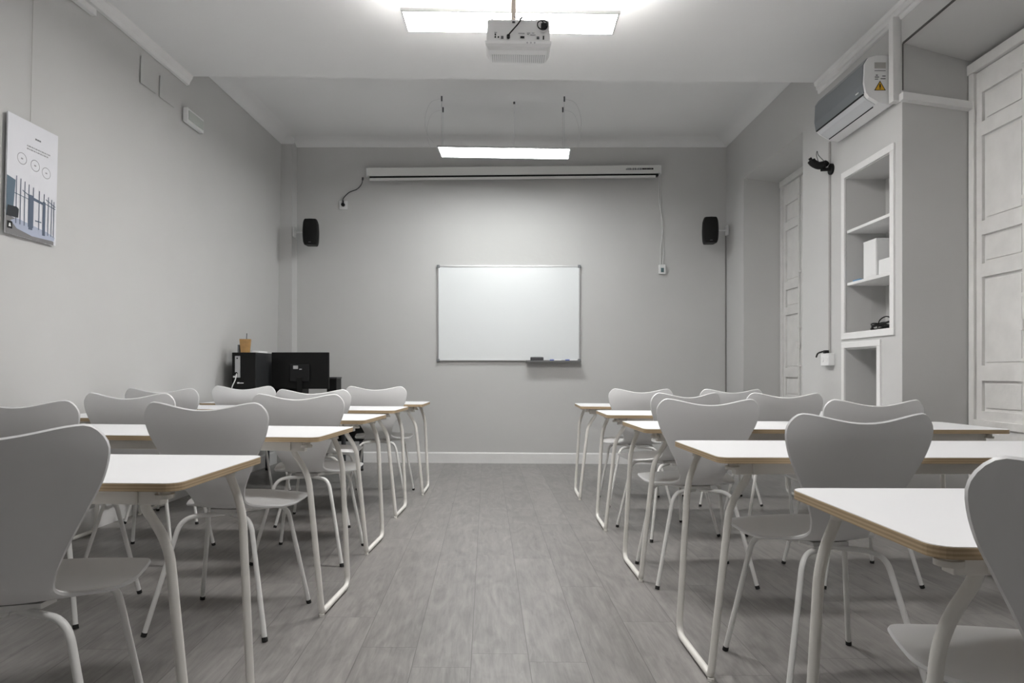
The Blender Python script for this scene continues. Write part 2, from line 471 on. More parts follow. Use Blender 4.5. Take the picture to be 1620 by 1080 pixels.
def make_shell():
    P = spline([(0, y, z) for y, z in PROF], 6); Wd = []
    Wp = spline([(0, h, 0) for h in HW], 6); Wd = [p.y for p in Wp]
    acc = [0]
    for a, b in zip(P, P[1:]): acc.append(acc[-1] + (b - a).length)
    Lp = acc[-1]

    def at(p):
        p = max(0, min(Lp - 1e-6, p))
        for i in range(len(acc) - 1):
            if acc[i + 1] >= p:
                t = (p - acc[i]) / (acc[i + 1] - acc[i] + 1e-9)
                q = P[i].lerp(P[i + 1], t); T = (P[i + 1] - P[i]).normalized()
                return q, Wd[i] + (Wd[i + 1] - Wd[i]) * t, T
    ns = 28; nq = 44
    ss = [math.sin(math.pi / 2 * (-1 + 2 * i / ns)) for i in range(ns + 1)]
    bm = bmesh.new(); G = {}
    for j in range(nq + 1):
        for i, s in enumerate(ss):
            a = abs(s)
            if a < .84: pt = .026 * math.cos(math.pi / 2 * a / .84) ** 1.6
            else: u = (a - .84) / .16; pt = .052 * (1 - math.sqrt(max(0, 1 - u * u)))
            pb = 0
            if a > .6: u = (a - .6) / .4; pb = .075 * (1 - math.sqrt(max(0, 1 - u * u)))
            p = pt + (Lp - pt - pb) * j / nq
            q, hw, T = at(p)
            Nn = Vector((0, T.z, -T.y))    # towards the sitter
            if Nn.y < 0 and p < Lp * .4: Nn = -Nn
            if Nn.z < 0 and p >= Lp * .4: Nn = -Nn
            x = s * hw
            back = max(0, 1 - p / (.30))
            seatk = max(0, min(1, (p - .50) / .1))
            off = .030 * back * (x / .235) ** 2 - .012 * seatk * (x / .23) ** 2
            wk = math.exp(-((p - .40) / .07) ** 2)
            off += .018 * wk * (x / .12) ** 2
            G[i, j] = bm.verts.new((x, q.y + Nn.y * off, q.z + Nn.z * off))
    for j in range(nq):
        for i in range(ns):
            bm.faces.new((G[i, j], G[i + 1, j], G[i + 1, j + 1], G[i, j + 1]))
    # thickness
    bm.normal_update()
    th = .0055
    nrm = {v: v.normal.copy() for v in bm.verts}
    vs = list(bm.verts); back_v = {}
    for v in vs:
        back_v[v] = bm.verts.new(v.co - nrm[v] * th); v.co = v.co + nrm[v] * th
    for f in list(bm.faces):
        bm.faces.new([back_v[v] for v in f.verts][::-1])
    ring = [G[i, 0] for i in range(ns + 1)] + [G[ns, j] for j in range(1, nq + 1)] + [G[i, nq] for i in range(ns - 1, -1, -1)] + [G[0, j] for j in range(nq - 1, 0, -1)]
    n = len(ring); mid = []
    for k in range(n):   # half-round rim
        a, b, c = ring[k - 1].co, ring[k].co, ring[(k + 1) % n].co
        t = (c - a).normalized(); o = t.cross(nrm[ring[k]]).normalized()
        ctr = (ring[k].co + back_v[ring[k]].co) / 2
        mid.append((o, ctr))
    cen = Vector((0, 0, .6))
    mv = []
    flip = 1
    # orientation of the outward side from the first vertex of the top row's middle
    o, ctr = mid[ns // 2]
    if o.z < 0: flip = -1
    for o, ctr in mid: mv.append(bm.verts.new(ctr + o * flip * .0035))
    for k in range(n):
        a, b = ring[k], ring[(k + 1) % n]; m0, m1 = mv[k], mv[(k + 1) % n]
        bm.faces.new((a, b, m1, m0)); bm.faces.new((m0, m1, back_v[b], back_v[a]))
    return bm


def make_chair():
    root = empty('classroom_chair', (0, 0, 0))
    sh = link('seat_shell', make_shell(), M_shell, root, True)
    bm = bmesh.new(); prism(bm, [(-.06, -.055), (.06, -.055), (.075, 0), (.06, .055), (-.06, .055), (-.075, 0)], .429, .4425)
    link('mounting_plate', bm, M_tube, root)
    for sx in (-1, 1):
        for fr in (-1, 1):
            if fr < 0: pts = [(sx * .012, -.035, .423), (sx * .135, -.125, .423), (sx * .228, -.205, .012)]
            else: pts = [(sx * .012, .035, .423), (sx * .165, .135, .430), (sx * .232, .205, .012)]
            bm = bmesh.new(); tube(bm, fillet(pts, .055, 8), .0092, 12)
            lg = link('leg', bm, M_tube, root, True)
            e = Vector(pts[2]); d = (Vector(pts[2]) - Vector(pts[1])).normalized()
            bm = bmesh.new(); tube(bm, [e - d * .004, e + d * .006, (e.x + d.x * .012, e.y + d.y * .012, .0015)], .0102, 12)
            link('foot_cap', bm, M_rubber, lg, True)
    return root


chairs = [  # x, y, yaw, label
    (-1.155, 1.60, .28, 'white shell chair at the nearest left desk, closest to the camera on the left'),
    (-1.87, 2.79, -.03, 'white shell chair cut by the left edge of the photo, second desk on the left'),
    (-1.105, 2.69, -.08, 'white shell chair on the aisle side of the second left desk'),
    (-1.91, 3.62, -.05, 'white shell chair by the left wall, tucked at the third left desk'),
    (-1.075, 3.63, -.03, 'white shell chair on the aisle side of the third left desk'),
    (-2.23, 4.54, .0, 'white shell chair by the left wall at the fourth left desk, half hidden'),
    (-1.25, 4.46, .02, 'white shell chair at the fourth left desk, just behind another chair back'),
    (-2.02, 5.31, .04, 'white shell chair in front of the black computer tower, farthest left desk'),
    (-1.045, 5.42, .0, 'white shell chair on the aisle side of the farthest left desk'),
    (.925, 5.16, .03, 'white shell chair on the aisle side of the farthest right desk'),
    (1.60, 5.22, .04, 'white shell chair on the wall side of the farthest right desk'),
    (.955, 4.21, .33, 'white shell chair twisted toward the aisle at the fourth right desk from the camera'),
    (1.63, 4.31, .03, 'white shell chair on the wall side of the fourth right desk from the camera'),
    (.88, 3.30, .03, 'white shell chair on the aisle side of the third right desk from the camera'),
    (1.64, 3.32, .04, 'white shell chair on the wall side of the third right desk from the camera'),
    (1.010, 2.235, .12, 'white shell chair at the second right desk, facing the whiteboard'),
    (.94, 1.14, -.25, 'white shell chair cut by the right edge of the photo, nearest right desk'),
]
proto = make_chair()
for i, (x, y, a, l) in enumerate(chairs):
    c = proto if i == 0 else copy_tree(proto)
    c.location = (x, y, floor_z(x)); c.rotation_euler = (0, TILT, a)
    tag(c, l, 'chair', 'white shell chairs at the desks')


# ------------------------------------------------------------------ desks
DL, DD, DZ = 1.75, .52, .722


def rrect(x0, x1, y0, y1, r, n=6):
    out = []
    for cx, cy, a0 in ((x1 - r, y0 + r, -90), (x1 - r, y1 - r, 0), (x0 + r, y1 - r, 90), (x0 + r, y0 + r, 180)):
        for k in range(n + 1):
            a = math.radians(a0 + 90 * k / n); out.append((cx + r * math.cos(a), cy + r * math.sin(a)))
    return out


def make_desk():
    """origin on the floor under the middle; x along the length, y = depth"""
    root = empty('classroom_desk', (0, 0, 0))
    hx, hy = DL / 2, DD / 2
    bm = bmesh.new(); prism(bm, rrect(-hx, hx, -hy, hy, .035), DZ - .0195, DZ - .0015); link('plywood_top', bm, M_ply, root)
    bm = bmesh.new(); prism(bm, rrect(-hx + .0008, hx - .0008, -hy + .0008, hy - .0008, .035), DZ - .0015, DZ); link('laminate_surface', bm, M_lam, root)
    zt = DZ - .0195
    for s in (-1, 1):
        link('long_rail', B(-hx + .13, hx - .13, s * (hy - .075) - .012, s * (hy - .075) + .012, zt - .042, zt, .003), M_tubet, root)
    for s in (-1, 1):
        # sled leg: one bent tube, front and rear uprights joined along the floor
        xf = s * (hx - .006)
        yn, yf = -hy + .088, hy - .075
        pts = [(s * (hx - .125), yn, zt - .002), (s * (hx - .125), yn, zt - .050), (s * (hx - .064), yn, zt - .14), (xf, yn, .0145),
               (xf, yf, .0145), (s * (hx - .036), yf, zt - .12), (s * (hx - .085), yf, zt - .002)]
        bm = bmesh.new(); tube(bm, fillet(pts, [.035, .06, .02, .05, .06], 8), .0118, 14)
        lg = link('sled_leg', bm, M_tubet, root, True)
        bm = bmesh.new(); cyl(bm, (xf, yn - .002, .004), .011, .010, 14); link('foot_glide', bm, M_tubet, lg, True)
        # bracket under the top
        bm = bmesh.new()
        x0 = s * (hx - .125)
        box(bm, min(x0 - s * .03, x0 + s * .05), max(x0 - s * .03, x0 + s * .05), yn - .016, yn + .016, zt - .045, zt, .003)
        box(bm, x0 - .014, x0 + .014, yn, yf, zt - .022, zt, .002)
        link('bracket', bm, M_tubet, root)
        for yy in (-hy + .05, hy - .13):
            bm = bmesh.new(); xb = s * (hx - .065)
            cyl(bm, (xb, yy + .02, zt - .009), .014, .018, 18); cyl(bm, (xb, yy + .02, zt - .022), .022, .010, 20)
            link('stacking_buffer', bm, M_tubet, root, True)
    return root


# x of the aisle end, y of the near edge, yaw, side
desks = [
    (.620, 1.02, .02, 1, 'white-topped desk with sled legs nearest the camera on the right'),
    (.611, 2.09, .04, 1, 'white-topped desk, second from the camera on the right'),
    (.578, 3.12, .05, 1, 'white-topped desk, third from the camera on the right, reaching into the window recess'),
    (.563, 4.13, .02, 1, 'white-topped desk, fourth from the camera on the right'),
    (.515, 5.16, .0, 1, 'white-topped desk farthest on the right, nearest the far wall'),
    (-.755, 1.55, -.02, -1, 'white-topped desk nearest the camera on the left'),
    (-.732, 2.64, -.05, -1, 'white-topped desk, second from the camera on the left'),
    (-.750, 3.56, -.05, -1, 'white-topped desk, third from the camera on the left'),
    (-.758, 4.47, -.03, -1, 'white-topped desk, fourth from the camera on the left'),
    (-.702, 5.32, .0, -1, 'white-topped desk farthest on the left, before the black computers'),
]
dproto = make_desk()
for i, (x, y, a, s, l) in enumerate(desks):
    d = dproto if i == 0 else copy_tree(dproto)
    ca, sa = math.cos(a), math.sin(a)
    # aisle-end far corner stays where it is
    lx, ly = -s * DL / 2, DD / 2
    cx = x - (lx * ca - ly * sa); cy = (y + DD) - (lx * sa + ly * ca)
    d.location = (cx, cy, floor_z(cx)); d.rotation_euler = (0, TILT, a)
    tag(d, l, 'desk', 'white plywood desks in two columns')

# ------------------------------------------------------------------ hanging light panels


def panel(name, cx, cy, cz, L, D, rx, rz, roll, m, up=None):
    root = empty(name, (cx, cy, cz), rot=(rx, roll, rz))
    hx, hy = L / 2, D / 2; f = .012
    bm = bmesh.new()
    box(bm, -hx, hx, -hy, -hy + f, -.006, .010, .001); box(bm, -hx, hx, hy - f, hy, -.006, .010, .001)
    box(bm, -hx, -hx + f, -hy + f, hy - f, -.006, .010, .001); box(bm, hx - f, hx, -hy + f, hy - f, -.006, .010, .001)
    if up is None: box(bm, -hx + f, hx - f, -hy + f, hy - f, .003, .009)
    link('frame', bm, M_white if up else M_alu, root)
    link('diffuser', B(-hx + f, hx - f, -hy + f, hy - f, -.004, .002), m, root)
    if up: link('top_opening', B(-hx + .05, hx - .05, -hy + .03, hy - .03, .004, .008), up, root)
    return root


pf = panel('ceiling_light_panel', -.07, 6.25, 2.985, 1.2, .30, 0, -.03, .025, M_lampf)
tag(pf, 'small-looking bright panel light hung on wires before the far wall', 'ceiling light', 'hanging panel lights')
pn = panel('ceiling_light_panel', -.01, 3.84, 2.945, 1.2, .24, 0, 0, .014, M_lampn, M_lampu)
tag(pn, 'large bright panel light near the camera, above and behind the projector', 'ceiling light', 'hanging panel lights')


pb = panel('ceiling_light_panel', .0, 1.45, 2.945, 1.2, .28, 0, 0, .012, M_lamp_added)  # added panel out of view, lifts the light on the near desks and chairs
tag(pb, 'added out-of-view panel light brightening the desks nearest the camera', 'ceiling light', 'hanging panel lights')


def child_tube(name, pts, r, m, parent, n=8):
    """points in world space; parent has a transform"""
    bpy.context.view_layer.update()
    Mi = parent.matrix_world.inverted()
    bm = bmesh.new(); tube(bm, [Mi @ Vector(p) for p in pts], r, n)
    return link(name, bm, m, parent, True)


for (x, y) in ((-.63, 6.12), (-.645, 6.38), (.47, 6.13), (.475, 6.38)):
    zz = 2.985 + (.015 if x < 0 else -.012)
    child_tube('suspension_wire', [(x, y, zz), (x, y, ZC)], .0014, M_alu, pf)
    child_tube('ceiling_anchor', [(x, y, ZC - .045), (x, y, ZC - .012), (x, y, ZC)], .007, M_steel, pf)
    child_tube('spare_wire_loop', spline([(x, y, ZC - .02), (x + (-.10 if x < 0 else .10), y, ZC - .06), (x + (-.15 if x < 0 else .15), y, ZC - .2), (x + (-.13 if x < 0 else .14), y, ZC - .34), (x + (-.07 if x < 0 else .13), y, zz + .03)]), .0010, M_alu, pf, 6)
child_tube('power_cable', [(.015, 6.25, 2.99), (.02, 6.25, ZC)], .0028, M_white, pf)
child_tube('ceiling_anchor', [(.02, 6.25, ZC - .02), (.02, 6.25, ZC)], .009, M_steel, pf)
for x in (-.55, .54):
    for y in (3.75, 3.93):
        child_tube('suspension_wire', [(x, y, 2.95), (x, y, ceil_z(x) + .005)], .0014, M_alu, pn)

for x in (-.55, .55):
    for y in (1.35, 1.55):
        child_tube('suspension_wire', [(x, y, 2.95), (x, y, ceil_z(x) + .005)], .0014, M_alu, pb)

# ------------------------------------------------------------------ projector
pr = empty('projector', (.03, 3.45, 2.570), rot=(.08, .012, 0), label= 'white ceiling projector hung upside down on a pole, ports facing the camera', cat='projector')
bm = bmesh.new()
# body: rounded box, slightly wider low down
ol = [(-.155, -.12), (-.155, .04), (-.14, .075), (-.10, .09), (.10, .09), (.14, .075), (.155, .04), (.155, -.12)]


def loft(bm, levels):
    rings = []
    for (z, sc, out, dy) in levels:
        rings.append([bm.verts.new((x * sc, y * sc + dy, z)) for x, y in out])
    n = len(rings[0])
    for a, b in zip(rings, rings[1:]):
        for k in range(n): bm.faces.new((a[k], a[(k + 1) % n], b[(k + 1) % n], b[k]))
    bm.faces.new(rings[0][::-1]); bm.faces.new(rings[-1])


loft(bm, [(-.004, .93, ol, .015), (.006, .99, ol, .0), (.018, 1.04, ol, 0), (.030, 1.04, ol, 0), (.034, 1.0, ol, .004), (.128, .975, ol, .004), (.136, .93, ol, .004)])
link('body', bm, M_white, pr)
bm = bmesh.new()
for k in range(26):
    x = -.13 + k * .0104
    box(bm, x, x + .004, -.04, .06, -.006, -.003)
link('vent_grille', bm, mat('vent_grey', (.55, .55, .56), .5), pr)
yb = -.118
bm = bmesh.new()
for (x, z, r) in ((-.112, .062, .0035), (-.112, .050, .0035), (-.097, .050, .0035)):
    cyl(bm, (x, yb, z), r, .006, 12, 'Y')
link('audio_sockets', bm, M_black, pr)
for nm, x0, x1, z0, z1, m in (('video_port', -.084, -.072, .043, .054, M_dark), ('hdmi_port', .010, .030, .046, .054, M_black), ('usb_port', .090, .102, .043, .053, M_dark),
                              ('serial_port', .120, .126, .041, .057, M_black), ('latch', -.030, -.016, .118, .124, M_dark)):
    link(nm, B(x0, x1, yb - .004, yb + .004, z0, z1), m, pr)
bm = bmesh.new()
for (x0, x1, z) in ((.0, .03, .067), (.042, .058, .069), (.066, .078, .069), (.058, .084, .060), (.043, .052, .062), (-.116, -.104, .070)):
    box(bm, x0, x1, yb - .0016, yb, z, z + .0022)
link('port_marking', bm, M_grey, pr)
bm = bmesh.new()
for x in (.044, .062, .080): cyl(bm, (x, -.1245, .022), .004, .004, 12, 'Y')
link('button', bm, mat('button_grey', (.45, .45, .47), .4), pr)
bm = bmesh.new(); cyl(bm, (-.048, yb - .008, .050), .008, .022, 14, 'Y'); link('cable_plug', bm, M_black, pr, True)
bm = bmesh.new(); tube(bm, spline([(-.048, yb - .020, .051), (-.035, yb - .024, .066), (-.0, yb - .018, .108), (.018, yb - .010, .142), (.0, -.03, .16), (-.012, 0, .166)]), .0032, 10)
link('signal_cable', bm, M_black, pr, True)
bm = bmesh.new(); box(bm, .110, .138, yb - .014, yb + .006, .092, .114, .003)
link('power_plug', bm, M_black, pr)
bm = bmesh.new(); tube(bm, spline([(.124, yb - .012, .110), (.110, yb - .018, .122), (.094, yb - .018, .112), (.095, yb - .02, .092), (.112, yb - .02, .080), (.132, yb - .02, .082), (.141, yb - .016, .100), (.134, yb - .006, .124), (.09, yb + .03, .143), (.03, -.02, .16), (0, 0, .168)]), .0028, 10)
link('power_cable', bm, M_black, pr, True)
bm = bmesh.new(); box(bm, -.025 - .011, -.025 + .011, -.011, .011, .142, .637); box(bm, -.065, .02, -.04, .04, .625, .637)
link('ceiling_pole', bm, mat('beige_pole', (.60, .52, .45), .45), pr)
bm = bmesh.new(); box(bm, -.07, .03, -.045, .045, .134, .146, .003)
for sx in (-.13, .13):
    tube(bm, [(sx, -.09, .133), (sx, -.09, .146)], .006, 8); tube(bm, [(sx * .97, -.085, .142), (-.02 + sx * .2, 0, .142)], .005, 8)
link('mounting_bracket', bm, M_white, pr)
bm = bmesh.new(); tube(bm, spline([(-.02, -.012, .19), (.0, -.02, .175), (.03, -.02, .196), (.06, -.015, .186), (.075, 0, .160)]), .0022, 8)
link('loose_cable', bm, M_black, pr, True)

# ------------------------------------------------------------------ far wall fittings
ps = empty('projection_screen', (.02, YF - .065, 3.075), rot=(0, -.010, 0), label='long white rolled-up projection screen case across the top of the far wall', cat='projection screen')
bm = bmesh.new(); box(bm, -1.545, 1.545, -.045, .05, -.012, .075, .006); link('case', bm, mat('screen_case', (.74, .74, .72), .4), ps)
link('end_cap', B(-1.56, -1.545, -.04, .05, -.020, .072, .003), M_white, ps); link('end_cap', B(1.545, 1.56, -.04, .05, -.020, .072, .003), M_white, ps)
link('slot', B(-1.53, 1.53, -.030, .03, -.036, -.012), M_black, ps)
bm = bmesh.new(); box(bm, -1.53, 1.50, -.036, -.012, -.054, -.031, .003); link('bottom_bar', bm, mat('screen_case', (.6, .6, .585), .4), ps)
# maker's name: too small to read, two groups of dark marks
bm = bmesh.new(); x = 1.185
for k in range(9):
    wd = .010 + .004 * ((k * 7) % 3); box(bm, x, x + wd, -.0465, -.044, .023, .044 if k % 3 else .040); x += wd + .0045
link('lettering', bm, M_grey, ps)
bm = bmesh.new()
for k in range(8):
    wd = .010 + .003 * ((k * 5) % 3); box(bm, x, x + wd, -.0465, -.044, .025, .043); x += wd + .0025
link('lettering', bm, M_black, ps)

so = empty('wall_socket', (-1.805, YF - .006, 2.765), 0, 'white wall socket with a black plug, left of the projection screen', 'socket')
link('cover_plate', B(-.045, .045, -.008, .006, -.045, .045, .003), M_white, so)
bm = bmesh.new(); cyl(bm, (0, -.02, 0), .019, .03, 18, 'Y'); box(bm, -.007, .007, -.03, -.012, 0, .045, .003); link('plug', bm, M_black, so)
bm = bmesh.new()
tube(bm, spline([(-1.805, YF - .03, 2.80), (-1.80, YF - .02, 2.84), (-1.74, YF - .015, 2.90), (-1.66, YF - .012, 2.935), (-1.61, YF - .012, 2.99), (-1.60, YF - .012, 3.05)]), .005, 8)
tube(bm, [(-1.60, YF - .012, 3.03), (-1.598, YF - .012, 3.06)], .010, 8)
tag(link('power_cable', bm, M_dark, None, True), 'dark power cable curving up from the wall socket beside the screen case', 'cable')

wb = empty('whiteboard', (-.034, YF - .02, 1.605), 0, 'blank white dry-erase board with slim aluminium frame on the far wall', 'whiteboard')
hw, hh = .762, .510
link('writing_surface', B(-hw + .012, hw - .012, -.002, .012, -hh + .012, hh - .012), M_board, wb)
bm = bmesh.new()
box(bm, -hw, hw, -.008, .018, hh - .014, hh, .002); box(bm, -hw, hw, -.008, .018, -hh, -hh + .014, .002)
box(bm, -hw, -hw + .014, -.008, .018, -hh, hh, .002); box(bm, hw - .014, hw, -.008, .018, -hh, hh, .002)
link('frame', bm, M_alu, wb)
for sx in (-1, 1):
    for sz in (-1, 1):
        link('corner_cap', B(sx * (hw - .008) - .016, sx * (hw - .008) + .016, -.012, .019, sz * (hh - .008) - .016, sz * (hh - .008) + .016, .006), M_grey, wb)
bm = bmesh.new(); box(bm, .18, .765, -.075, 0, -hh - .012, -hh - .004, .001); box(bm, .18, .765, -.078, -.072, -hh - .012, -hh + .006, .001)
link('pen_tray', bm, mat('tray_grey', (.16, .16, .16), .45), wb)
bm = bmesh.new(); box(bm, .195, .335, YF - .02 - .07, YF - .02 - .015, 1.605 - hh - .003, 1.605 - hh + .043, .010)
er = tag(link('board_eraser', bm, M_dark), 'dark grey board eraser standing on the whiteboard tray', 'eraser')
for x, l in ((.45, 'blue marker on the whiteboard tray next to the eraser'), (.615, 'blue marker at the right end of the whiteboard tray')):
    mk = empty('marker', (x, YF - .055, 1.605 - hh + .006), 0, l, 'marker', 'markers on the whiteboard tray')
    bm = bmesh.new(); cyl(bm, (.03, 0, 0), .0085, .09, 12, 'X'); link('barrel', bm, M_white, mk, True)
    bm = bmesh.new(); cyl(bm, (-.025, 0, .001), .0095, .045, 12, 'X'); link('cap', bm, M_blue, mk, True)


def speaker(x, y, z, side, yaw, label):
    r = empty('wall_speaker', (x, y, z), yaw, label, 'speaker', 'black wall speakers')
    bm = bmesh.new()
    n = 10; prof = []
    H, W, D = .265, .165, .15
    rows = []
    for j in range(n + 1):
        t = -1 + 2 * j / n; hw_ = W / 2 * (1 - .12 * t * t) * (1 if abs(t) < 1 else .93)
        zz = t * H / 2 * .94
        out = [(-hw_, -.03), (-hw_ * .85, -.055), (0, -.066), (hw_ * .85, -.055), (hw_, -.03), (hw_ * .8, .08), (-hw_ * .8, .08)]
        rows.append((zz, 1, out, 0))
    e = rows[0][2]; rows = [(-H / 2, .9, e, .0)] + rows + [(H / 2, .9, rows[-1][2], .0)]
    loft(bm, rows); link('cabinet', bm, M_black, r, True)
    bm = bmesh.new(); box(bm, -.012, .012, -.068, -.064, -H / 2 + .02, -H / 2 + .024); link('badge', bm, M_grey, r)
    bm = bmesh.new()
    tube(bm, fillet([(0, .07, .02), (0, .115, .02), (side * .05, .13, .03), (side * .21, .15, .03)], .02), .008, 10)
    box(bm, side * .21 - .008, side * .21 + .008, .11, .19, -.02, .08, .003)
    link('wall_bracket', bm, M_white, r, True)
    return r


speaker(-2.085, YF - .235, 2.425, -1, .06, 'black wall speaker left of the projection screen')
speaker(2.055, YF - .235, 2.445, 1, -.06, 'black wall speaker right of the projection screen, by the corner')

rc = empty('screen_switch', (1.605, YF - .012, 2.075), 0, 'small white screen control box hanging on two cords right of the whiteboard', 'switch')
link('housing', B(-.036, .036, -.022, .010, -.05, .05, .005), M_white, rc)
link('buttons', B(-.016, .016, -.025, -.021, -.033, .014, .001), mat('button_teal', (.10, .16, .17), .4), rc)
bm = bmesh.new()
tube(bm, spline([(1.59, YF - .012, 2.12), (1.592, YF - .012, 2.30), (1.615, YF - .012, 2.55), (1.575, YF - .012, 2.80), (1.572, YF - .012, 3.11)]), .004, 8)
tube(bm, spline([(1.612, YF - .010, 2.12), (1.622, YF - .010, 2.28), (1.605, YF - .010, 2.50), (1.59, YF - .010, 2.80), (1.586, YF - .010, 3.11)]), .003, 8)
tag(link('switch_cord', bm, M_white, None, True), 'pale double cord running from the screen case down to the control box', 'cable')
bm = bmesh.new(); tube(bm, [(2.287, YF - .008, .05), (2.288, YF - .008, 2.48)], .005, 8)
tag(link('corner_cable', bm, mat('cable_grey', (.25, .24, .23), .6), None, True), 'thin grey cable running down the far right corner', 'cable')
bm = bmesh.new(); tube(bm, [(-2.318, YF - .012, .9), (-2.318, YF - .012, 2.46)], .005, 8)
tag(link('corner_cable', bm, mat('cable_grey', (.25, .24, .23), .6), None, True), 'thin grey cable running down beside the left pilaster', 'cable')

# ------------------------------------------------------------------ computer corner
dk = empty('computer_table', (-1.88, 6.22, 0), 0, 'dark table in the far left corner carrying the computers', 'table')
fz = floor_z(-1.88)
link('table_top', B(-.56, .50, -.30, .55, .705, .73, .004), M_black, dk)
link('modesty_panel', B(-.50, .44, .46, .48, .30, .705), M_black, dk)
for sx in (-.52, .40):
    for sy in (-.22, .48):
        x = sx; z0 = floor_z(-1.88 + x)
        bm = bmesh.new(); cyl(bm, (x, sy, (.705 + z0) / 2 + .01), .020, .705 - z0 - .02, 14)
        lg = link('leg', bm, M_steel, dk, True)
        bm = bmesh.new(); cyl(bm, (x, sy, z0 + .012), .022, .02, 14); link('foot_cap', bm, M_rubber, lg, True)

tw = empty('computer_tower', (-2.30, 6.02, .731), 0, 'black computer tower on the table by the left wall, wooden cup on top', 'computer')
link('case', B(-.10, .10, -.17, .24, .004, .415, .004), M_black, tw)
link('side_panel', B(.099, .104, -.165, .235, .01, .41, .001), mat('side_panel_grey', (.028, .029, .031), .4), tw)
link('connector_plate', B(-.072, -.028, -.176, -.168, .20, .385, .001), M_alu, tw)
bm = bmesh.new(); cyl(bm, (-.052, -.178, .365), .006, .006, 10, 'Y'); cyl(bm, (-.06, -.178, .235), .012, .01, 12, 'Y'); link('socket', bm, M_black, tw)
bm = bmesh.new(); box(bm, -.085, -.070, -.185, -.170, .200, .215, .002); box(bm, -.050, -.036, -.185, -.170, .148, .160, .002); box(bm, -.033, 0, -.174, -.170, .150, .156); link('white_connector', bm, M_white, tw)
bm = bmesh.new(); tube(bm, spline([(-.055, -.18, .235), (-.060, -.20, .18), (-.085, -.21, .11), (-.088, -.21, .03), (-.07, -.21, -.003)]), .0045, 8); link('white_cable', bm, M_white, tw, True)
bm = bmesh.new()
for sx in (-.08, .08):
    for sy in (-.14, .2): box(bm, sx - .012, sx + .012, sy - .012, sy + .012, 0, .005)
link('rubber_feet', bm, M_rubber, tw)

cp_ = empty('pen_cup', (-2.335, 5.98, 1.147), .3, 'tapered light wooden pen cup on top of the black computer tower', 'pen holder')
bm = bmesh.new()
o4 = [(-.045, -.045), (.045, -.045), (.045, .045), (-.045, .045)]
loft(bm, [(0, .80, o4, 0), (.118, 1.03, o4, 0), (.118, .90, o4, 0), (.012, .68, o4, 0)]); link('cup', bm, M_wood, cp_)
bm = bmesh.new(); tube(bm, [(.005, 0, .014), (.012, 0, .17)], .0035, 8); tag(link('pencil', bm, M_steel, None, True, (-2.335, 5.98, 1.147)), 'thin dark pencil standing in the wooden cup', 'pencil')
bm = bmesh.new(); box(bm, -2.262, -2.205, 5.93, 6.16, 1.147, 1.150); box(bm, -2.268, -2.21, 5.95, 6.17, 1.1505, 1.164)
tag(link('paper_stack', bm, M_paper), 'small stack of white papers on top of the black computer tower', 'papers')
bm = bmesh.new(); box(bm, -2.385, -2.374, 5.93, 5.97, 1.147, 1.215, .002)
tag(link('small_grey_box', bm, M_grey), 'slim grey item beside the wooden cup on the computer tower', 'box')

mo = empty('monitor', (-1.915, 6.18, .731), -.02, 'black flat monitor seen from behind on the dark corner table', 'monitor')
link('screen_back', B(-.26, .26, -.012, .022, .095, .425, .006), M_black, mo)
bm = bmesh.new(); box(bm, -.09, .09, -.030, -.010, .16, .32, .008); link('rear_housing', bm, mat('monitor_back', (.010, .010, .011), .5, spec=.3), mo)
bm = bmesh.new(); box(bm, -.055, -.012, -.034, -.029, .275, .305); link('rating_label', bm, M_alu, mo)
bm = bmesh.new(); box(bm, .0, .022, -.034, -.029, .268, .277); link('rear_sticker', bm, M_alu, mo)
bm = bmesh.new(); box(bm, -.025, .025, -.04, -.012, .01, .2, .004); link('stand_neck', bm, M_black, mo)
bm = bmesh.new(); prism(bm, rrect(-.12, .12, -.10, .09, .04), 0, .012); link('stand_base', bm, M_black, mo)
mp_ = empty('mini_computer', (-2.09, 6.42, .731), 0, 'low black computer case standing behind the monitor, small silver label', 'computer')
link('case', B(-.16, .12, -.10, .20, 0, .34, .004), M_black, mp_)
link('label_plate', B(-.135, -.098, -.104, -.099, .28, .315), M_alu, mp_)
oc = empty('black_box', (-1.68, 6.36, .731), 0, 'low black box behind the right side of the monitor', 'box')
link('casing', B(-.03, .06, -.06, .12, 0, .185, .005), M_black, oc); link('lid', B(-.034, .064, -.064, .124, .185, .20, .004), M_dark, oc)
bm = bmesh.new(); box(bm, -2.07, -2.0, 6.0, 6.05, .731, .80, .006)
tag(link('white_cup', bm, M_white), 'small white box on the corner table under the monitor, left one', 'box', 'white boxes under the monitor')
bm = bmesh.new(); box(bm, -1.98, -1.92, 6.0, 6.05, .731, .80, .004)
tag(link('white_cup', bm, M_paper), 'small white box on the corner table under the monitor, right one', 'box', 'white boxes under the monitor')

# ------------------------------------------------------------------ left wall fittings


def on_left(y, z, off=0.0):
    return Vector((xl(y, z) + off, y, z))


# poster board (flat print on a rigid board), hung on the left wall
PB = [on_left(3.43, 1.68, .016), on_left(3.80, 1.68, .012), on_left(3.80, 2.29, .012), on_left(3.43, 2.29, .016)]


def poster_pt(u, v, off=0.0):
    a = PB[0].lerp(PB[1], u); b = PB[3].lerp(PB[2], u); p = a.lerp(b, v)
    n = (PB[1] - PB[0]).cross(PB[3] - PB[0]).normalized()
    if n.x < 0: n = -n
    return p + n * off


po = empty('poster', tuple(PB[0]), 0, 'white poster board with three outline circles over a glass revolving door photo, left wall', 'poster')


def pposter(name, quads, m, off=.0008, th=.0):
    bm = bmesh.new()
    for q in quads:
        f = [bm.verts.new(poster_pt(u, v, off) - PB[0]) for u, v in q]; bm.faces.new(f)
    return link(name, bm, m, po)


def pr_(u0, u1, v0, v1): return [(u0, v0), (u1, v0), (u1, v1), (u0, v1)]


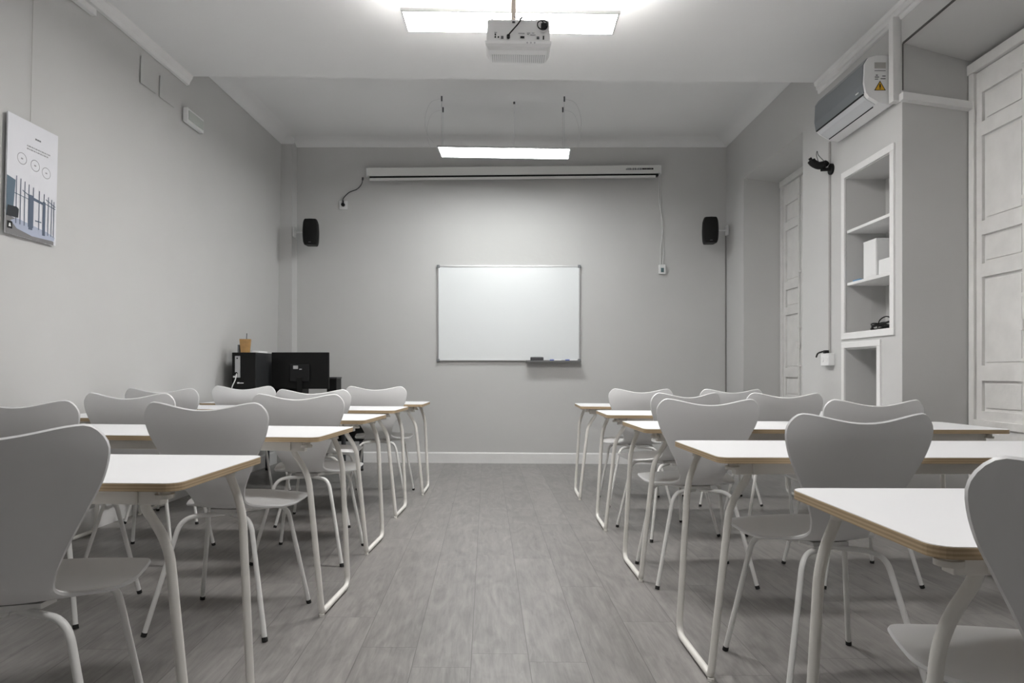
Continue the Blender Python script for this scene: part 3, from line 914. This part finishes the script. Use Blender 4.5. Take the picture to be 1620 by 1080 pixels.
bm = bmesh.new()
hexa(bm, [poster_pt(0, 0, -.008) - PB[0], poster_pt(1, 0, -.008) - PB[0], poster_pt(1, 0, 0) - PB[0], poster_pt(0, 0, 0) - PB[0],
          poster_pt(0, 1, -.008) - PB[0], poster_pt(1, 1, -.008) - PB[0], poster_pt(1, 1, 0) - PB[0], poster_pt(0, 1, 0) - PB[0]])
link('board', bm, mat('poster_white', (.74, .74, .78), .4), po)
M_pl = mat('poster_line', (.40, .40, .42), .5)
pposter('printed_ground', [[(0, 0), (.95, 0), (.95, .03), (0, .16)]], mat('poster_floor', (.20, .195, .20), .5))
pposter('printed_platform', [[(.08 + .0, .115), (.2, .06), (.5, .028), (.95, .035), (.97, .07), (.8, .10), (.4, .13), (.2, .145)]], mat('poster_platform', (.42, .46, .58), .5), .0012)
pposter('printed_shadow', [[(0, .15), (.12, .15), (.16, .46), (.0, .48)]], mat('poster_teal', (.10, .15, .20), .5), .0012)
pposter('printed_bag', [[(0, .145), (.22, .15), (.23, .225), (.19, .24), (.02, .235)]], mat('poster_dark', (.010, .013, .02), .5), .0018)
qs = []
for k, u in enumerate((.17, .25, .33, .41, .50, .62, .72, .81, .88, .93)):
    qs.append(pr_(u, u + .016, .10 if k < 6 else .07, .50 - .012 * k))
qs += [pr_(.42, .50, .08, .38), pr_(.70, .76, .06, .36), [(.42, .375), (.76, .345), (.76, .325), (.42, .345)], [(.14, .355), (.42, .34), (.42, .334), (.14, .349)],
       [(.29, .40), (.42, .375), (.42, .367), (.29, .392)], [(.76, .35), (.97, .33), (.97, .322), (.76, .342)], [(.76, .39), (.97, .35), (.97, .342), (.76, .382)], pr_(.55, .68, .165, .175)]
pposter('printed_glass_door', qs, mat('poster_blue', (.10, .13, .19), .5), .0015)
qs = []
for cu, cv in ((.27, .66), (.53, .645), (.76, .62)):
    for k in range(20):
        a0, a1 = 2 * math.pi * k / 20, 2 * math.pi * (k + 1) / 20
        R1u, R1v, R2u, R2v = .092, .05, .082, .044
        qs.append([(cu + R1u * math.cos(a0), cv + R1v * math.sin(a0)), (cu + R1u * math.cos(a1), cv + R1v * math.sin(a1)), (cu + R2u * math.cos(a1), cv + R2v * math.sin(a1)), (cu + R2u * math.cos(a0), cv + R2v * math.sin(a0))])
    pposter('printed_circle', qs, M_pl, .0012)
    pposter('printed_circle_text', [pr_(cu - .02, cu + .02, cv - .006, cv + .006)], M_pl, .0012); qs = []
qs = []
for r, (a, b, v) in enumerate(((.36, .80, .785), (.36, .80, .76))):
    u = a; k = 0
    while u < b:
        wd = .02 + .014 * ((k * 5 + r) % 3); qs.append(pr_(u, u + wd, v, v + .011)); u += wd + .01; k += 1
pposter('printed_text', qs, M_pl, .0012)
pposter('printed_heading', [pr_(.52, .555, .868, .882), pr_(.56, .595, .868, .882), pr_(.60, .635, .868, .882)], M_grey, .0012)
pposter('printed_emblem', [pr_(.02, .115, .045, .105)], M_black, .0018)
pposter('printed_emblem_mark', [[(.045, .06), (.09, .06), (.08, .088), (.055, .088)]], M_white, .0022)

bm = bmesh.new(); tube(bm, [on_left(3.60, 2.30, .003), on_left(3.60, 3.10, .002)], .0016, 6)
tag(link('hanging_cord', bm, mat('cord_grey', (.45, .44, .42), .6), None, True), 'thin cord running up the left wall above the poster', 'cord')
# trunking below the cornice
bm = bmesh.new()
a0 = on_left(3.0, 3.08, 0); a1 = on_left(4.08, 3.105, 0)
hexa(bm, [a0, a0 + Vector((.03, 0, 0)), a1 + Vector((.03, 0, 0)), a1, a0 + Vector((0, 0, .04)), a0 + Vector((.03, 0, .04)), a1 + Vector((.03, 0, .04)), a1 + Vector((0, 0, .04))])
tag(link('cable_trunking', bm, M_trim), 'white cable trunking under the left cornice, above the poster', 'trunking')
for (y0, y1, z0, z1, l) in ((4.60, 4.79, 2.93, 3.11, 'square painted access cover under the left cornice, nearer of two'),
                            (4.84, 5.04, 2.93, 3.08, 'square painted access cover under the left cornice, farther of two')):
    c = on_left((y0 + y1) / 2, (z0 + z1) / 2)
    bm = bmesh.new()
    hexa(bm, [on_left(y0, z0, -.001), on_left(y0, z0, .003), on_left(y1, z0, .003), on_left(y1, z0, -.001), on_left(y0, z1, -.001), on_left(y0, z1, .003), on_left(y1, z1, .003), on_left(y1, z1, -.001)])
    tag(link('access_cover', bm, M_wall), l, 'cover', 'access covers on the left wall')
el = empty('emergency_light', tuple(on_left(5.30, 2.93)), 0, 'small white emergency light box high on the left wall', 'emergency light')
bm = bmesh.new(); box(bm, 0, .035, -.14, .14, -.055, .055, .008); link('housing', bm, M_white, el)
bm = bmesh.new(); box(bm, .034, .042, -.12, .12, -.035, .035, .004); link('lens', bm, mat('lens_grey', (.52, .55, .52), .3), el)
# socket on the skirting
bm = bmesh.new(); x0 = xl(4.35, .1)
sk = empty('floor_socket', (x0, 4.32, .19), 0, 'white socket box low on the left wall above the skirting', 'socket')
link('housing', B(0, .045, -.06, .06, -.05, .05, .004), M_white, sk)
link('face', B(.045, .048, -.045, .045, -.035, .035), M_trim, sk)

# ------------------------------------------------------------------ right wall fittings
ac = empty('air_conditioner', (XR, 4.46, 2.615), 0, 'grey-fronted split air conditioner high on the right wall', 'air conditioner')
Y0, Y1 = -.31, .36
sec = [(0, 0), (0, .285), (-.12, .285), (-.165, .270), (-.185, .235), (-.190, .12), (-.180, .06), (-.160, .035), (-.10, .0), (-.03, -.015)]


def extr(sec, y0, y1):
    bm = bmesh.new(); a = [bm.verts.new((x, y0, z)) for x, z in sec]; b = [bm.verts.new((x, y1, z)) for x, z in sec]; n = len(a)
    bm.faces.new(a); bm.faces.new(b[::-1])
    for k in range(n): bm.faces.new((a[k], a[(k + 1) % n], b[(k + 1) % n], b[k]))
    return bm


link('body', extr(sec, Y0, Y1), M_white, ac)
link('end_cover', extr([(x * 1.01, z * 1.0) for x, z in sec], Y0 - .006, Y0 + .02), M_white, ac)
fs = [(-.124, .288), (-.170, .273), (-.192, .238), (-.198, .12), (-.187, .058), (-.165, .075), (-.16, .27)]
link('front_panel', extr(fs, Y0 + .012, Y1 - .005), M_acs, ac)
link('louvre', extr([(-.183, .052), (-.163, .031), (-.108, -.002), (-.104, .004), (-.158, .038), (-.178, .056)], Y0 + .03, Y1 - .02), mat('louvre_grey', (.60, .61, .63), .3), ac)
link('louvre_gap', extr([(-.108, -.004), (-.103, -.007), (-.103, .003), (-.108, .003)], Y0 + .06, Y1 - .03), M_black, ac)
link('upper_gap', extr([(-.190, .060), (-.184, .052), (-.178, .056), (-.182, .064)], Y0 + .02, Y1 - .01), M_black, ac)
link('badge', B(-.1995, -.196, Y0 + .05, Y0 + .085, .078, .085), M_white, ac)
yl = Y0 - .0075
bm = bmesh.new(); v = [bm.verts.new((p[0] - .050, p[1], p[2] - .010)) for p in ((-.075, yl, .085), (-.018, yl, .085), (-.0465, yl, .135))]; bm.faces.new(v)
v2 = [bm.verts.new((p.co.x, yl + .001, p.co.z)) for p in v]; bm.faces.new(v2[::-1])
link('warning_triangle', bm, M_yellow, ac)
bm = bmesh.new(); v = [bm.verts.new((p[0] - .050, p[1], p[2] - .010)) for p in ((-.082, yl + .0006, .082), (-.011, yl + .0006, .082), (-.0465, yl + .0006, .142))]; bm.faces.new(v); link('triangle_border', bm, M_black, ac)
bm = bmesh.new(); box(bm, -.100, -.093, yl - .001, yl, .088, .110); box(bm, -.100, -.093, yl - .001, yl, .080, .085); link('warning_mark', bm, M_black, ac)
bm = bmesh.new()
box(bm, -.130, -.062, yl, yl + .001, .205, .242); link('rating_plate', bm, mat('label_grey', (.42, .41, .39), .5), ac)
bm = bmesh.new()
for (a, b, c, d) in ((-.080, -.055, .160, .166), (-.080, -.060, .148, .153), (-.035, -.015, .166, .172), (-.045, -.015, .150, .156), (-.082, -.015, .200, .204), (-.074, -.062, .171, .178)):
    box(bm, a - .048, b - .048, yl, yl + .001, c - .010, d - .010)
link('small_print', bm, M_grey, ac)

# trunking beside the air conditioner and across the reveal
bm = bmesh.new(); box(bm, XR - .05, XR, 4.085, 4.135, 2.60, 3.105, .004)
tag(link('cable_trunking', bm, M_trim), 'vertical white trunking between the air conditioner and the wall corner', 'trunking')
bm = bmesh.new()
hexa(bm, [(XR - .02, 4.030, 2.592), (2.725, 4.030, 2.532), (2.725, 4.075, 2.532), (XR - .02, 4.075, 2.592), (XR - .02, 4.030, 2.635), (2.725, 4.030, 2.575), (2.725, 4.075, 2.575), (XR - .02, 4.075, 2.635)])
tag(link('cable_trunking', bm, M_trim), 'sloping white trunking across the reveal from the air conditioner to the window', 'trunking')
bm = bmesh.new(); box(bm, XR - .012, XR, 4.985, 5.005, 1.115, 2.66, .002)
tag(link('cable_conduit', bm, mat('conduit_grey', (.42, .41, .40), .6)), 'thin vertical conduit from the air conditioner down to the socket', 'conduit')
ss_ = empty('wall_socket', (XR, 4.99, 1.07), 0, 'white double wall socket on the right wall, left of the niche', 'socket')
link('housing', B(-.045, 0, -.065, .065, -.045, .045, .005), M_white, ss_)
bm = bmesh.new()
for y in (-.03, .03): cyl(bm, (-.046, y, 0), .019, .004, 18, 'X')
link('outlet', bm, M_trim, ss_)
bm = bmesh.new(); tube(bm, spline([(-.03, .0, .046), (-.04, .02, .058), (-.05, .05, .055), (-.055, .09, .045), (-.055, .115, .02)]), .006, 8); box(bm, -.05, -.02, -.02, .02, .044, .068, .006)
link('black_adapter', bm, M_black, ss_, True)
cm = empty('wall_camera', (XR, 5.0, 2.475), 0, 'small black camera on a bracket below the air conditioner', 'camera')
bm = bmesh.new(); cyl(bm, (-.008, -.03, -.02), .04, .014, 18, 'X'); tube(bm, [(-.01, -.03, -.02), (-.07, .0, -.015)], .013, 10); link('bracket', bm, M_black, cm, True)
bm = bmesh.new()
tube(bm, spline([(-.14, .02, .075), (-.12, .015, .04), (-.085, 0, .015), (-.045, -.01, .02), (-.03, -.01, .035)]), [.012] * 4 + [.028] * 20 + [.022] * 9, 14)
link('camera_head', bm, M_black, cm, True)
bm = bmesh.new(); tube(bm, spline([(-.085, 0, .04), (-.10, 0, .09), (-.095, 0, .12), (-.085, 0, .09), (-.05, -.01, .045)]), .0025, 8); link('wire_loop', bm, M_dark, cm, True)

# niche contents
bx = empty('white_box', (XR + .145, 4.50, 1.601), 0, 'tall white polystyrene box on the lower niche shelf', 'box')
bm = bmesh.new(); box(bm, -.11, .06, -.06, .10, 0, .245, .012); link('body', bm, M_paper, bx)
link('lid', B(-.108, .062, -.062, .102, .235, .25, .005), M_white, bx)
bm = bmesh.new(); box(bm, XR + .03, XR + .15, 4.22, 4.40, 1.601, 1.70, .010)
tag(link('white_packet', bm, M_paper), 'low white packet beside the tall white box on the niche shelf', 'packet')
bm = bmesh.new(); box(bm, XR + .025, XR + .075, 4.63, 4.72, 1.601, 1.612, .004)
tag(link('blue_pouch', bm, M_lblue), 'small light blue item lying left of the white box on the niche shelf', 'pouch')
bm = bmesh.new(); random.seed(9)
for k in range(7):
    cx, cy = XR + .10 + random.uniform(-.03, .03), 4.40 + random.uniform(-.05, .05); pts = []
    for t in range(14):
        a = t / 12 * 2 * math.pi; pts.append((cx + .05 * math.cos(a), cy + (.10 + .01 * k) * math.sin(a), 1.256 + .006 * k + .012 * math.sin(a * 2 + k) + .004))
    tube(bm, spline([(p[0], p[1], max(1.262, p[2])) for p in pts], 3), .0045, 6)
tube(bm, spline([(XR + .08, 4.50, 1.27), (XR + .08, 4.47, 1.32), (XR + .08, 4.38, 1.335), (XR + .09, 4.31, 1.29)]), .004, 6)
tube(bm, [(XR + .06, 4.24, 1.262), (XR + .06, 4.21, 1.262)], .010, 8)
tag(link('coiled_cables', bm, M_black, None, True), 'coil of black cables on the bottom of the wall niche', 'cable')
